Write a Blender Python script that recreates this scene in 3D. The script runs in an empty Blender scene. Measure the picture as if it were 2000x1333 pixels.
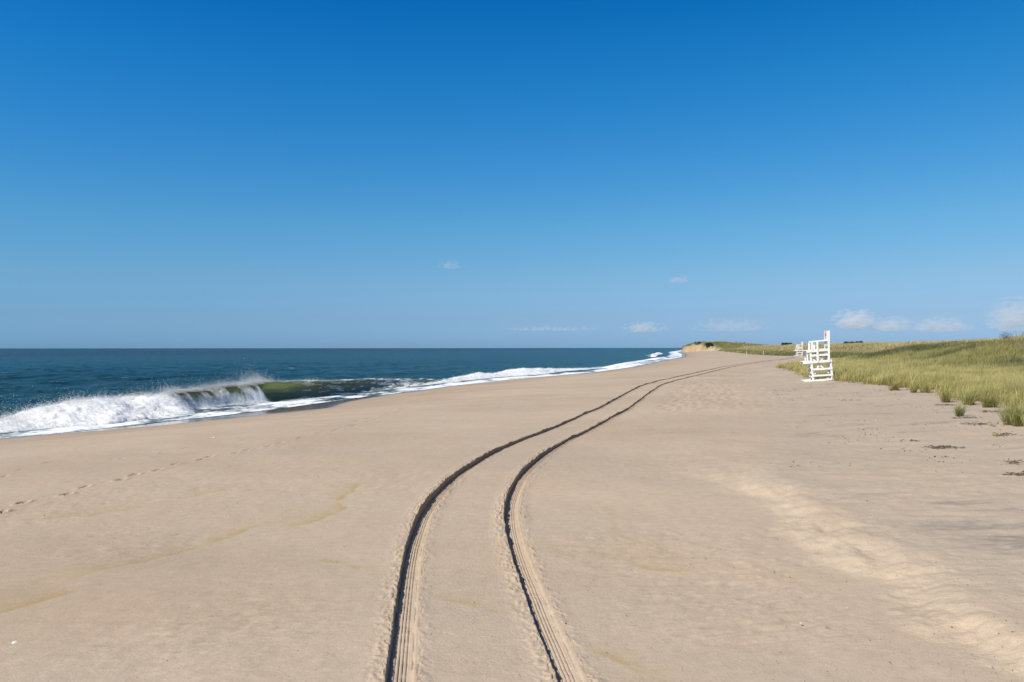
import bpy, math, random
import numpy as np
from mathutils import Matrix, Vector

random.seed(7)
rng = np.random.default_rng(11)
R = math.radians
scene = bpy.context.scene
COL = scene.collection

# ------------------------------------------------------------------ camera
F = 1556.0            # focal length in photo pixels (28 mm on a 36 mm sensor)
EYE = 2.6
cam_d = bpy.data.cameras.new('camera')
cam_d.lens = 28.0
cam_d.sensor_width = 36.0
cam_d.clip_start = 0.1
cam_d.clip_end = 60000
cam = bpy.data.objects.new('camera', cam_d)
COL.objects.link(cam)
cam.matrix_world = Matrix.Translation((0, 0, EYE)) @ Matrix.Rotation(R(90 + 0.49), 4, 'X') @ Matrix.Rotation(-0.00075, 4, 'Z')
scene.camera = cam

# ------------------------------------------------------------------ light
SUN_EL, SUN_AZ = R(42), math.atan2(-0.77, -0.64)      # azimuth from +Y towards +X
world = bpy.data.worlds.new('World')
scene.world = world
world.use_nodes = True
wn = world.node_tree
wn.nodes.clear()
w_out = wn.nodes.new('ShaderNodeOutputWorld')
w_bg = wn.nodes.new('ShaderNodeBackground')
w_sky = wn.nodes.new('ShaderNodeTexSky')
w_sky.sky_type = 'NISHITA'
w_sky.sun_disc = False
w_sky.sun_elevation = SUN_EL
w_sky.sun_rotation = SUN_AZ
w_sky.altitude = 0
w_sky.air_density = 1.0
w_sky.dust_density = 0.3
w_sky.ozone_density = 2.5
w_hs = wn.nodes.new('ShaderNodeHueSaturation')
w_hs.inputs['Saturation'].default_value = 1.12
w_hs.inputs['Value'].default_value = 1.0
wn.links.new(w_sky.outputs[0], w_hs.inputs['Color'])
# the clean sea-air blue of the photograph: grade of the sky by elevation
w_tc = wn.nodes.new('ShaderNodeTexCoord')
w_sep = wn.nodes.new('ShaderNodeSeparateXYZ')
w_ramp = wn.nodes.new('ShaderNodeValToRGB')
w_mul = wn.nodes.new('ShaderNodeMixRGB')
w_mul.blend_type = 'MULTIPLY'
w_mul.inputs[0].default_value = 1.0
GRADE = [(0.0, (.255, .51, 1.04)), (.0096, (.265, .51, 1.03)), (.0385, (.310, .505, .840)), (.0833, (.375, .590, .77)), (.1462, (.335, .685, .815)),
         (.2372, (.197, .705, .920)), (.3224, (.088, .700, .985)), (.3955, (.03, .625, .985)), (.5, (.12, .48, .80)), (1.0, (.36, .50, .60))]
el = w_ramp.color_ramp.elements
while len(el) < len(GRADE):
    el.new(.5)
for e, (p, c) in zip(el, GRADE):
    e.position = p
    e.color = (c[0] / 1.2, c[1] / 1.2, c[2] / 1.2, 1)
wn.links.new(w_tc.outputs['Generated'], w_sep.inputs[0])
wn.links.new(w_sep.outputs['Z'], w_ramp.inputs[0])
wn.links.new(w_hs.outputs[0], w_mul.inputs[1])
wn.links.new(w_ramp.outputs[0], w_mul.inputs[2])
w_side = wn.nodes.new('ShaderNodeValToRGB')
w_side.color_ramp.elements[0].position = .22
w_side.color_ramp.elements[0].color = (.83, .90, 1.0, 1)
w_side.color_ramp.elements[1].position = .78
w_side.color_ramp.elements[1].color = (1.0, .845, .85, 1)
w_map = wn.nodes.new('ShaderNodeMath')
w_map.operation = 'MULTIPLY_ADD'
w_map.inputs[1].default_value = .5
w_map.inputs[2].default_value = .5
w_mul2 = wn.nodes.new('ShaderNodeMixRGB')
w_mul2.blend_type = 'MULTIPLY'
w_mul2.inputs[0].default_value = 1.0
wn.links.new(w_sep.outputs['X'], w_map.inputs[0])
wn.links.new(w_map.outputs[0], w_side.inputs[0])
wn.links.new(w_mul.outputs[0], w_mul2.inputs[1])
wn.links.new(w_side.outputs[0], w_mul2.inputs[2])
w_ang = wn.nodes.new('ShaderNodeValToRGB')
w_ang.color_ramp.elements[0].position = .30
w_ang.color_ramp.elements[0].color = (.8, .8, .8, 1)
w_ang.color_ramp.elements[1].position = .74
w_ang.color_ramp.elements[1].color = (0, 0, 0, 1)
w_nat = wn.nodes.new('ShaderNodeMixRGB')
w_nat.blend_type = 'MULTIPLY'
w_nat.inputs[0].default_value = 1.0
w_nat.inputs[2].default_value = (.40, .46, .50, 1)
w_fin = wn.nodes.new('ShaderNodeMixRGB')
wn.links.new(w_sep.outputs['Y'], w_ang.inputs[0])
wn.links.new(w_hs.outputs[0], w_nat.inputs[1])
wn.links.new(w_ang.outputs[0], w_fin.inputs[0])
wn.links.new(w_mul2.outputs[0], w_fin.inputs[1])
wn.links.new(w_nat.outputs[0], w_fin.inputs[2])
wn.links.new(w_fin.outputs[0], w_bg.inputs[0])
w_bg.inputs[1].default_value = 0.085 * 1.2 * 1.1
wn.links.new(w_bg.outputs[0], w_out.inputs[0])

to_sun = Vector((math.sin(SUN_AZ) * math.cos(SUN_EL), math.cos(SUN_AZ) * math.cos(SUN_EL), math.sin(SUN_EL)))
sun_d = bpy.data.lights.new('sun', 'SUN')
sun_d.energy = 3.6
sun_d.angle = R(0.53)
sun_d.color = (1.0, 0.93, 0.82)
sun = bpy.data.objects.new('sun', sun_d)
sun.rotation_euler = to_sun.to_track_quat('Z', 'Y').to_euler()
COL.objects.link(sun)

scene.view_settings.view_transform = 'Standard'
scene.view_settings.look = 'None'
scene.view_settings.exposure = 0.59
scene.view_settings.gamma = 1.0
scene.cycles.max_bounces = 18
scene.cycles.diffuse_bounces = 4
scene.cycles.transparent_max_bounces = 16
scene.cycles.volume_bounces = 16
scene.cycles.volume_max_steps = 128

# ------------------------------------------------------------------ numpy helpers
def _hash(ix, iy, seed):
    h = (ix.astype(np.int64) * 374761393 + iy.astype(np.int64) * 668265263 + seed * 982451653) & 0xFFFFFFFF
    h = ((h ^ (h >> 13)) * 1274126177) & 0xFFFFFFFF
    h = (h ^ (h >> 16)) & 0xFFFFFFFF
    return h / 4294967295.0

def vnoise(x, y, seed=0):
    x = np.asarray(x, float); y = np.asarray(y, float)
    ix = np.floor(x); iy = np.floor(y)
    fx = x - ix; fy = y - iy
    fx = fx * fx * fx * (fx * (fx * 6 - 15) + 10)
    fy = fy * fy * fy * (fy * (fy * 6 - 15) + 10)
    a = _hash(ix, iy, seed); b = _hash(ix + 1, iy, seed)
    c = _hash(ix, iy + 1, seed); d = _hash(ix + 1, iy + 1, seed)
    return (a + (b - a) * fx) * (1 - fy) + (c + (d - c) * fx) * fy      # 0..1

def fbm(x, y, octs=4, seed=0, gain=0.5):
    v = 0; a = 1; t = 0
    for o in range(octs):
        v = v + a * (vnoise(x, y, seed + o * 17) * 2 - 1)
        t += a; a *= gain
        x = np.asarray(x) * 2.03 + 13.7; y = np.asarray(y) * 2.03 - 7.1
    return v / t

def sstep(a, b, x):
    t = np.clip((x - a) / (b - a), 0, 1)
    return t * t * (3 - 2 * t)

def table(pts, smooth=0.0, grow=True):
    """piecewise-linear table through pts, smoothed a little so it has no corners"""
    p = np.array(sorted(pts), float)
    def f(y):
        y = np.asarray(y, float)
        if smooth <= 0:
            return np.interp(y, p[:, 0], p[:, 1])
        w = 0; s = 0
        for k, g in ((-1.0, .15), (-.5, .2), (0, .3), (.5, .2), (1.0, .15)):
            s = s + g * np.interp(y + k * smooth * (0.6 + (np.abs(y) * 0.05 if grow else 0)), p[:, 0], p[:, 1])
        return s
    return f

def ext(pts, lo, hi):
    """extend a table linearly to lo and hi"""
    p = sorted(pts)
    (a, va), (b, vb) = p[0], p[1]
    (c, vc), (d, vd) = p[-2], p[-1]
    out = list(p)
    if lo < a: out.insert(0, (lo, va + (vb - va) / (b - a) * (lo - a)))
    if hi > d: out.append((hi, vd + (vd - vc) / (d - c) * (hi - d)))
    return out

# ------------------------------------------------------------------ plan of the place (metres; +Y is along the view, +X right)
SEA_Z = -1.22
# water's edge, X as a function of Y
Xe = table(ext([(20, -30.5), (33.5, -21.6), (35.0, -20.8), (37.6, -19.9), (40.2, -18.7), (43.4, -17.4), (46.1, -16.3),
                (49.1, -15.0), (52.6, -14.4), (57.7, -13.0), (62.6, -11.6), (65.3, -10.5), (69.9, -9.0), (78.2, -6.9),
                (99, .8), (119, 10.8), (152, 21.9), (205, 36), (313, 66), (480, 102), (660, 136), (1000, 215)], -60, 16000), 1.2)
WET = table([(0, .5), (33, .5), (36, 1.4), (39, 3.2), (42, 4.2), (48, 4.4), (52, 3.0), (58, 1.8), (66, .8), (80, 1.0), (150, 1.4), (400, 2.5)])
# middle line between the two wheel tracks
Xc = table(ext([(0, .45), (4, .04), (6.2, -.191), (8.15, -.393), (9.55, -.53), (10.45, -.60), (11.5, -.66), (12.84, -.689), (14.5, -.637),
                (16.7, -.39), (19.6, .19), (21.5, .67), (23.8, 1.4), (28, 2.65), (34, 4.45), (44.5, 7.0), (55.5, 9.75), (64, 12.6), (75, 16.8),
                (89, 22.1), (112, 30.8), (150, 47.5), (190, 68), (230, 92)], -40, 6000), .9)
# foot of the grassy dunes
Xg = table(ext([(0, 7.5), (14, 11.0), (22.2, 14.6), (26, 16.4), (30.5, 18.2), (33, 18.2), (39.8, 20.9), (48, 21.3), (53, 21.4), (59, 22.0),
                (71, 25.3), (83, 28.7), (92, 30.5), (100, 36), (108, 50), (130, 60), (160, 66), (205, 71), (232, 73), (283, 83), (380, 105),
                (565, 146), (592, 152), (599, 134), (620, 131), (700, 148), (1000, 235)], -60, 6000), 1.0, False)
# little scarp at the edge of the upper beach
Xs = table(ext([(0, 4.4), (7.5, 4.5), (8.5, 4.52), (9.7, 4.72), (11, 4.6), (12.2, 4.62), (14, 4.62), (16, 4.8), (18, 5.4), (22, 7.0), (30, 9.5), (40, 12.5), (60, 17.5),
                (85, 26), (100, 31), (200, 62), (400, 96), (660, 147), (1000, 225)], -60, 6000), .25)

_pd = np.linspace(-400, 200, 6001)
_pz = np.interp(_pd, [-400, -60, -25, -8, -3, 0, 3, 6, 10, 15, 20, 25, 30, 200], [-9, -4.2, -2.8, -1.75, -1.4, SEA_Z, -1.08, -.86, -.56, -.26, -.07, 0, 0, 0])
_k = np.hanning(41); _k /= _k.sum()
_pz = np.convolve(np.pad(_pz, 20, mode='edge'), _k, 'valid')

def shore_d(X, Y):
    return (X - Xe(Y)) * 0.95

def dune_d(X, Y):
    w = fbm(X * .23, Y * .23, 3, 5) * 1.6
    return (X - Xg(Y)) * 0.95 + w * np.clip(np.asarray(Y) / 30, .3, 1.2) * .55

def bluff_w(Y):
    return sstep(588, 598, Y) * sstep(800, 700, Y)

def height_base(X, Y):
    X = np.asarray(X, float); Y = np.asarray(Y, float)
    d = shore_d(X, Y)
    z = np.interp(d, _pd, _pz)
    xs, xg = Xs(Y), Xg(Y)
    edge = X - xs + fbm(X * .8, Y * .8, 4, 21) * .55 + fbm(X * 3.2, Y * 3.2, 4, 23, .6) * .16
    wid = .30 + np.maximum(0, Y - 15) * .22
    near = sstep(70, 20, Y)
    z = z + .175 * sstep(-wid * 2.6, wid * .6, edge) * (near * .8 + .2)
    z = z + .22 * sstep(0, 1, (X - xs) / np.maximum(xg - xs, 1.0))
    dd = dune_d(X, Y)
    prof = np.interp(dd, [-2, 0, 5, 9, 13, 18, 24, 32, 50, 80, 400, 3000], [0, .03, .25, .6, 1.35, 2.3, 2.9, 3.1, 2.95, 2.9, 3.0, 3.0])
    und = fbm(X * .055, Y * .055, 3, 31) * .62 + fbm(X * .2, Y * .2, 2, 37) * .25
    dune = prof + und * sstep(4, 18, dd)
    # higher eroded bluff where the dunes meet the sea far away
    far = bluff_w(Y)
    ddb = dd + fbm(X * .16, Y * .12, 4, 41, .6) * 5.0 - 1.2
    hb = (6.1 + fbm(X * .07, Y * .07, 2, 43) * 1.0) * (.75 * sstep(.2, 3.2, ddb) + .25 * sstep(3, 9, ddb)) * (1 - .3 * sstep(22, 55, dd))
    z = z + dune * (1 - far) + hb * far
    z = z + .32 * np.exp(-(((X - 68.5) / 9) ** 2 + ((Y - 192) / 14) ** 2))
    return z

GA = 0.672
DEPTH = table([(0, .034), (6, .036), (9, .056), (12, .078), (17, .078), (23, .060), (32, .046), (60, .042), (200, .04)])

def track_profile(t, Y, seed, k=1.0):
    """height of one tyre track, t metres right of its middle"""
    D = DEPTH(Y) * k
    jl = (fbm(Y * 3.1, t * 0 + seed, 4, seed, .6) * .013 + fbm(Y * 17, t * 0 + 2.0 + seed, 3, seed + 3, .7) * .009)
    jr = fbm(Y * 5.1, t * 0 + 9.0, 5, seed + 9, .65) * .024
    a, b = -.118 + jl, .108 + jr
    inside = sstep(a - .004, a + .008, t) * (1 - sstep(b - .035, b + .012, t))
    z = -D * inside
    ribs = 0
    for c in (-.062, -.03, .002, .034):
        ribs = ribs + np.exp(-((t - c) / .0052) ** 2)
    crease = np.exp(-((t - .07) / .012) ** 2)
    lug = vnoise(Y * 22, t * 9, seed + 31)
    z = z + inside * (-.011 * ribs * (.75 + .5 * lug) + .006 * crease - .004 + .006 * fbm(Y * 7, t * 12, 2, seed + 33))
    clod = np.maximum(0, fbm(Y * 14, t * 22, 4, seed + 51, .7) + .12)
    clod2 = np.maximum(0, fbm(Y * 9, t * 14, 4, seed + 57, .7) + .05)
    big = .6 + .8 * vnoise(Y * .9, t * 0, seed + 61)
    left_lip = sstep(a - .26, a - .02, t) * (1 - sstep(a - .012, a + .006, t))
    right_lip = (1 - sstep(b + .03, b + .2, t)) * sstep(b - .01, b + .015, t)
    z = z + left_lip * big * (.008 + .05 * clod) + right_lip * big * (.004 + .032 * clod2)
    return z

def hit(px, py, extra=0.0, it=60):
    """point of the sand seen at photo pixel (px, py)"""
    sx, sz = (px - 1000) / F, -(py - 679.6) / F
    lo = 3.0
    Ys = np.concatenate([np.linspace(3, 80, 1600), np.geomspace(80, 3000, 1600)])
    zz = height_base(Ys * sx, Ys)
    below = (EYE + Ys * sz) < zz
    i = int(np.argmax(below)) if below.any() else len(Ys) - 1
    Y = Ys[i]
    return np.array([Y * sx, Y, zz[i]])

# ------------------------------------------------------------------ mesh helper
def mk(name, V, quads=None, tris=None, mat=None, smooth=True, attrs=None, parent=None):
    V = np.asarray(V, np.float32)
    me = bpy.data.meshes.new(name)
    nq = 0 if quads is None else len(quads)
    nt = 0 if tris is None else len(tris)
    idx = []
    if nq: idx.append(np.asarray(quads, np.int32).ravel())
    if nt: idx.append(np.asarray(tris, np.int32).ravel())
    idx = np.concatenate(idx)
    me.vertices.add(len(V)); me.loops.add(len(idx)); me.polygons.add(nq + nt)
    me.vertices.foreach_set('co', V.ravel())
    me.loops.foreach_set('vertex_index', idx)
    st = np.concatenate([np.arange(nq) * 4, nq * 4 + np.arange(nt) * 3]).astype(np.int32)
    me.polygons.foreach_set('loop_start', st)
    me.polygons.foreach_set('use_smooth', np.full(nq + nt, smooth))
    me.update(calc_edges=True)
    for an, (kind, arr) in (attrs or {}).items():
        if kind == 'col':
            at = me.color_attributes.new(an, 'FLOAT_COLOR', 'POINT')
            c = np.ones((len(V), 4), np.float32); c[:, :3] = arr
            at.data.foreach_set('color', c.ravel())
        else:
            at = me.attributes.new(an, 'FLOAT', 'POINT')
            at.data.foreach_set('value', np.asarray(arr, np.float32).ravel())
    ob = bpy.data.objects.new(name, me)
    if mat: me.materials.append(mat)
    COL.objects.link(ob)
    if parent: ob.parent = parent
    return ob

def grid_faces(nr, nc):
    i = np.arange(nr - 1)[:, None] * nc + np.arange(nc - 1)[None, :]
    return np.stack([i, i + 1, i + 1 + nc, i + nc], -1).reshape(-1, 4)

def tag(o, label=None, cat=None, group=None, kind=None):
    if label: o['label'] = label
    if cat: o['category'] = cat
    if group: o['group'] = group
    if kind: o['kind'] = kind
    return o

def empty(name, loc, rz=0.0):
    o = bpy.data.objects.new(name, None)
    o.location = loc; o.rotation_euler = (0, 0, rz)
    o.empty_display_size = .2
    COL.objects.link(o)
    return o

def copy_tree(o, parent=None):
    c = o.copy(); COL.objects.link(c); c.parent = parent
    for ch in list(o.children):
        copy_tree(ch, c)
    return c

# ------------------------------------------------------------------ materials
class N:
    def __init__(s, name):
        s.m = bpy.data.materials.new(name); s.m.use_nodes = True
        s.t = s.m.node_tree; s.t.nodes.clear()
        s.out = s.t.nodes.new('ShaderNodeOutputMaterial')
    def n(s, typ, **kw):
        x = s.t.nodes.new('ShaderNode' + typ)
        for k, v in kw.items():
            if hasattr(x, k): setattr(x, k, v)
            else: x.inputs[k.replace('_', ' ')].default_value = v
        return x
    def l(s, a, b): s.t.links.new(a, b)
    def attr(s, name):
        x = s.n('Attribute'); x.attribute_name = name; return x
    def math(s, op, a, b=None, clamp=False):
        x = s.n('Math'); x.operation = op; x.use_clamp = clamp
        for i, v in enumerate((a, b)):
            if v is None: continue
            if isinstance(v, (int, float)): x.inputs[i].default_value = v
            else: s.l(v, x.inputs[i])
        return x.outputs[0]
    def ramp(s, fac, stops):
        x = s.n('ValToRGB'); e = x.color_ramp.elements
        while len(e) < len(stops): e.new(.5)
        for i, (p, c) in enumerate(stops):
            e[i].position = p; e[i].color = (c, c, c, 1) if isinstance(c, (int, float)) else (*c, 1)
        s.l(fac, x.inputs[0]); return x.outputs[0]
    def noise(s, vec, scale, detail=3, rough=.55, dist=0.0):
        x = s.n('TexNoise'); x.inputs['Scale'].default_value = scale; x.inputs['Detail'].default_value = detail
        x.inputs['Roughness'].default_value = rough; x.inputs['Distortion'].default_value = dist
        if vec is not None: s.l(vec, x.inputs['Vector'])
        return x.outputs[0]
    def mixc(s, typ, fac, a, b):
        x = s.n('MixRGB'); x.blend_type = typ
        for i, v in enumerate((fac, a, b)):
            if isinstance(v, (int, float)): x.inputs[i].default_value = v
            elif isinstance(v, tuple): x.inputs[i].default_value = (*v, 1)
            else: s.l(v, x.inputs[i])
        return x.outputs[0]
    def coords(s, sx=1, sy=1, sz=1, rz=0.0):
        g = s.n('NewGeometry'); mp = s.n('Mapping')
        mp.inputs['Scale'].default_value = (sx, sy, sz); mp.inputs['Rotation'].default_value = (0, 0, rz)
        s.l(g.outputs['Position'], mp.inputs[0]); return mp.outputs[0]

def mat_sand():
    b = N('sand')
    P = b.n('BsdfPrincipled')
    tint = b.attr('tint').outputs['Color']
    wet = b.attr('wet').outputs['Fac']
    co = b.coords()
    fine = b.noise(co, 90, 4, .7)
    mid = b.noise(co, 6, 5, .6)
    speck = b.noise(co, 38, 2, .5)
    c = b.mixc('MULTIPLY', 1.0, tint, b.ramp(fine, [(.25, .80), (.75, 1.14)]))
    c = b.mixc('MULTIPLY', 1.0, c, b.ramp(mid, [(.3, .93), (.7, 1.05)]))
    c = b.mixc('MULTIPLY', 1.0, c, b.ramp(speck, [(.22, .55), (.30, 1.0)]))
    c = b.mixc('MIX', wet, c, b.mixc('MULTIPLY', 1.0, c, (.42, .42, .46)))
    b.l(c, P.inputs['Base Color'])
    r = b.math('SUBTRACT', .92, b.math('MULTIPLY', wet, .82))
    b.l(r, P.inputs['Roughness'])
    b.l(b.math('ADD', .12, b.math('MULTIPLY', wet, .95)), P.inputs['Specular IOR Level'])
    rough = b.attr('rough').outputs['Fac']
    n1 = b.noise(co, 26, 6, .68)
    n2 = b.noise(b.coords(1, 1.6, 1, R(-30)), 5, 5, .6, .8)
    h = b.math('ADD', b.math('MULTIPLY', n1, .022), b.math('MULTIPLY', n2, .022))
    dry = b.math('SUBTRACT', 1.0, wet)
    bp = b.n('Bump'); bp.inputs['Distance'].default_value = .55
    b.l(h, bp.inputs['Height'])
    b.l(b.math('MULTIPLY', b.math('ADD', .5, rough, True), dry), bp.inputs['Strength'])
    b.l(bp.outputs[0], P.inputs['Normal'])
    b.l(P.outputs[0], b.out.inputs[0])
    return b.m

def mat_sea():
    b = N('sea_water')
    P = b.n('BsdfPrincipled')
    foam_a = b.attr('foam').outputs['Fac']
    shal = b.attr('shallow').outputs['Fac']
    co = b.coords()
    bigp = b.noise(b.coords(.004, .012, 1, R(17)), 1.0, 3, .5)
    c = b.mixc('MIX', b.ramp(bigp, [(.38, 0), (.62, 1)]), (.013, .037, .038), (.009, .051, .059))
    c = b.mixc('MIX', shal, c, (.020, .075, .082))
    deep = b.attr('deep').outputs['Fac']
    c = b.mixc('MIX', deep, c, (.012, .024, .026))
    b.l(c, P.inputs['Base Color'])
    P.inputs['Roughness'].default_value = .25
    P.inputs['IOR'].default_value = 1.33; b.l(b.math('SUBTRACT', .24, b.math('MULTIPLY', deep, .11)), P.inputs['Specular IOR Level'])
    w1 = b.noise(b.coords(.45, 1.1, 1, R(17)), .9, 4, .6, .3)
    w2 = b.noise(b.coords(.5, 1.0, 1, R(-10)), 3.5, 5, .62, .3)
    w3 = b.noise(b.coords(.12, .4, 1, R(17)), .35, 3, .5)
    h = b.math('ADD', b.math('ADD', b.math('MULTIPLY', w1, .5), b.math('MULTIPLY', w2, .16)), b.math('MULTIPLY', w3, 1.4))
    bp = b.n('Bump'); bp.inputs['Distance'].default_value = 1.3; bp.inputs['Strength'].default_value = 1.0
    b.l(h, bp.inputs['Height'])
    b.l(bp.outputs[0], P.inputs['Normal'])
    # foam lace near the beach and small whitecaps further out
    D = b.n('BsdfDiffuse'); D.inputs['Color'].default_value = (.80, .83, .86, 1)
    lace = b.n('TexVoronoi'); lace.feature = 'DISTANCE_TO_EDGE'; lace.inputs['Scale'].default_value = 1.6
    wob = b.noise(co, .8, 4, .6)
    mp = b.n('VectorMath'); mp.operation = 'ADD'
    b.l(b.coords(1, .8, 1, R(17)), mp.inputs[0]); b.l(wob, mp.inputs[1]); b.l(mp.outputs[0], lace.inputs['Vector'])
    ln = b.math('SUBTRACT', 1.0, b.math('MULTIPLY', lace.outputs['Distance'], 2.6), True)
    fn = b.noise(co, 2.6, 5, .7)
    tot = b.math('ADD', b.math('MULTIPLY', foam_a, 1.15), b.math('ADD', b.math('MULTIPLY', ln, .22), b.math('MULTIPLY', b.math('SUBTRACT', fn, .5), .9)))
    f1 = b.ramp(tot, [(.52, 0), (.80, 1)])
    caps = b.noise(b.coords(.02, .16, 1, R(17)), 1.0, 5, .62)
    capf = b.ramp(caps, [(.715, 0), (.76, .55)])
    ff = b.math('MAXIMUM', b.math('MULTIPLY', f1, b.ramp(foam_a, [(.02, 0), (.2, 1)])), capf)
    mx = b.n('MixShader')
    b.l(ff, mx.inputs[0]); b.l(P.outputs[0], mx.inputs[1]); b.l(D.outputs[0], mx.inputs[2])
    b.l(mx.outputs[0], b.out.inputs[0])
    return b.m

def mat_wave():
    b = N('wave_water')
    P = b.n('BsdfPrincipled')
    foam_a = b.attr('foam').outputs['Fac']
    thin = b.attr('thin').outputs['Fac']
    P.inputs['Base Color'].default_value = (.21, .27, .215, 1)
    P.inputs['Roughness'].default_value = .26; P.inputs['IOR'].default_value = 1.33; P.inputs['Specular IOR Level'].default_value = .22
    n1 = b.noise(b.coords(1, 1, .35), 2.2, 5, .6, .4)
    n2 = b.noise(b.coords(1, 1, .5), 9, 4, .6)
    bp = b.n('Bump'); bp.inputs['Distance'].default_value = .3; bp.inputs['Strength'].default_value = .6
    b.l(b.math('ADD', n1, b.math('MULTIPLY', n2, .35)), bp.inputs['Height'])
    b.l(bp.outputs[0], P.inputs['Normal'])
    T = b.n('BsdfTranslucent'); T.inputs['Color'].default_value = (.60, .66, .36, 1)
    m1 = b.n('MixShader'); b.l(thin, m1.inputs[0]); b.l(P.outputs[0], m1.inputs[1]); b.l(T.outputs[0], m1.inputs[2])
    m0 = b.n('BsdfPrincipled')
    m0.inputs['Base Color'].default_value = (.97, .95, .92, 1)
    m0.inputs['Roughness'].default_value = .8; m0.inputs['Specular IOR Level'].default_value = .1
    m0.inputs['Subsurface Weight'].default_value = 1.0
    m0.inputs['Subsurface Radius'].default_value = (1.0, 1.0, 1.0); m0.inputs['Subsurface Scale'].default_value = .3
    bf = b.n('Bump'); bf.inputs['Distance'].default_value = .12; bf.inputs['Strength'].default_value = .65
    b.l(b.noise(b.coords(), 5.0, 7, .68), bf.inputs['Height'])
    b.l(bf.outputs[0], m0.inputs['Normal'])
    fn = b.noise(b.coords(1, 1, .45), 5.5, 7, .7)
    tot = b.math('ADD', foam_a, b.math('MULTIPLY', b.math('SUBTRACT', fn, .5), 1.1))
    ff = b.math('MULTIPLY', b.ramp(tot, [(.22, 0), (.78, 1)]), b.ramp(foam_a, [(.01, 0), (.12, 1)]))
    m2 = b.n('MixShader'); b.l(ff, m2.inputs[0]); b.l(m1.outputs[0], m2.inputs[1]); b.l(m0.outputs[0], m2.inputs[2])
    b.l(m2.outputs[0], b.out.inputs[0])
    return b.m

def mat_foam():
    b = N('white_foam')
    D = b.n('BsdfDiffuse'); D.inputs['Color'].default_value = (.93, .95, .97, 1)
    T = b.n('BsdfTranslucent'); T.inputs['Color'].default_value = (.93, .95, .97, 1)
    m = b.n('MixShader'); m.inputs[0].default_value = .55
    b.l(D.outputs[0], m.inputs[1]); b.l(T.outputs[0], m.inputs[2])
    b.l(m.outputs[0], b.out.inputs[0])
    return b.m

def mat_leaf(name='grass_blade', trans=.3):
    b = N(name)
    c = b.attr('tint').outputs['Color']
    P = b.n('BsdfPrincipled'); P.inputs['Roughness'].default_value = .55; P.inputs['Specular IOR Level'].default_value = .25
    b.l(c, P.inputs['Base Color'])
    T = b.n('BsdfTranslucent'); b.l(c, T.inputs['Color'])
    m = b.n('MixShader'); m.inputs[0].default_value = trans
    b.l(P.outputs[0], m.inputs[1]); b.l(T.outputs[0], m.inputs[2])
    b.l(m.outputs[0], b.out.inputs[0])
    return b.m

def mat_paint(name, col, rough=.5, wear=.1):
    b = N(name)
    P = b.n('BsdfPrincipled'); P.inputs['Roughness'].default_value = rough
    g = b.n('TexCoord')
    n = b.noise(g.outputs['Object'], 5, 6, .65)
    c = b.mixc('MULTIPLY', 1.0, col, b.ramp(n, [(.3, 1 - wear), (.6, 1.0)]))
    b.l(c, P.inputs['Base Color'])
    bp = b.n('Bump'); bp.inputs['Distance'].default_value = .01; bp.inputs['Strength'].default_value = .3
    b.l(b.noise(g.outputs['Object'], 30, 3), bp.inputs['Height']); b.l(bp.outputs[0], P.inputs['Normal'])
    b.l(P.outputs[0], b.out.inputs[0])
    return b.m

M_SAND, M_SEA, M_WAVE, M_FOAM = mat_sand(), mat_sea(), mat_wave(), mat_foam()
M_GRASS, M_SHRUB = mat_leaf(), mat_leaf('shrub_leaf', .2)
M_GRIT = mat_leaf('grit', .0)
M_WHITE = mat_paint('white_paint', (.80, .80, .78), .5, .12)
M_RED = mat_paint('red_paint', (.60, .03, .05), .5, .1)
M_POST = mat_paint('weathered_wood', (.55, .50, .36), .8, .3)
M_WEED = mat_paint('dry_seaweed', (.10, .078, .055), .9, .4)
M_SHELL = mat_paint('shell', (.80, .78, .74), .4, .1)

# ------------------------------------------------------------------ beach and dunes: one sheet of ground
def polyline_dist(X, Y, pts):
    """signed-side distance and parameter to a polyline (numpy)"""
    P = np.array(pts, float)
    best = np.full(X.shape, 1e9); sgn = np.zeros(X.shape); par = np.zeros(X.shape)
    for i in range(len(P) - 1):
        a, b = P[i], P[i + 1]
        ab = b - a; L2 = (ab ** 2).sum()
        t = np.clip(((X - a[0]) * ab[0] + (Y - a[1]) * ab[1]) / L2, 0, 1)
        dx, dy = X - a[0] - t * ab[0], Y - a[1] - t * ab[1]
        ds = np.hypot(dx, dy)
        m = ds < best
        best = np.where(m, ds, best)
        sgn = np.where(m, np.sign(ab[0] * dy - ab[1] * dx), sgn)
        par = np.where(m, (i + t) / (len(P) - 1), par)
    return best, sgn, par

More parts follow.
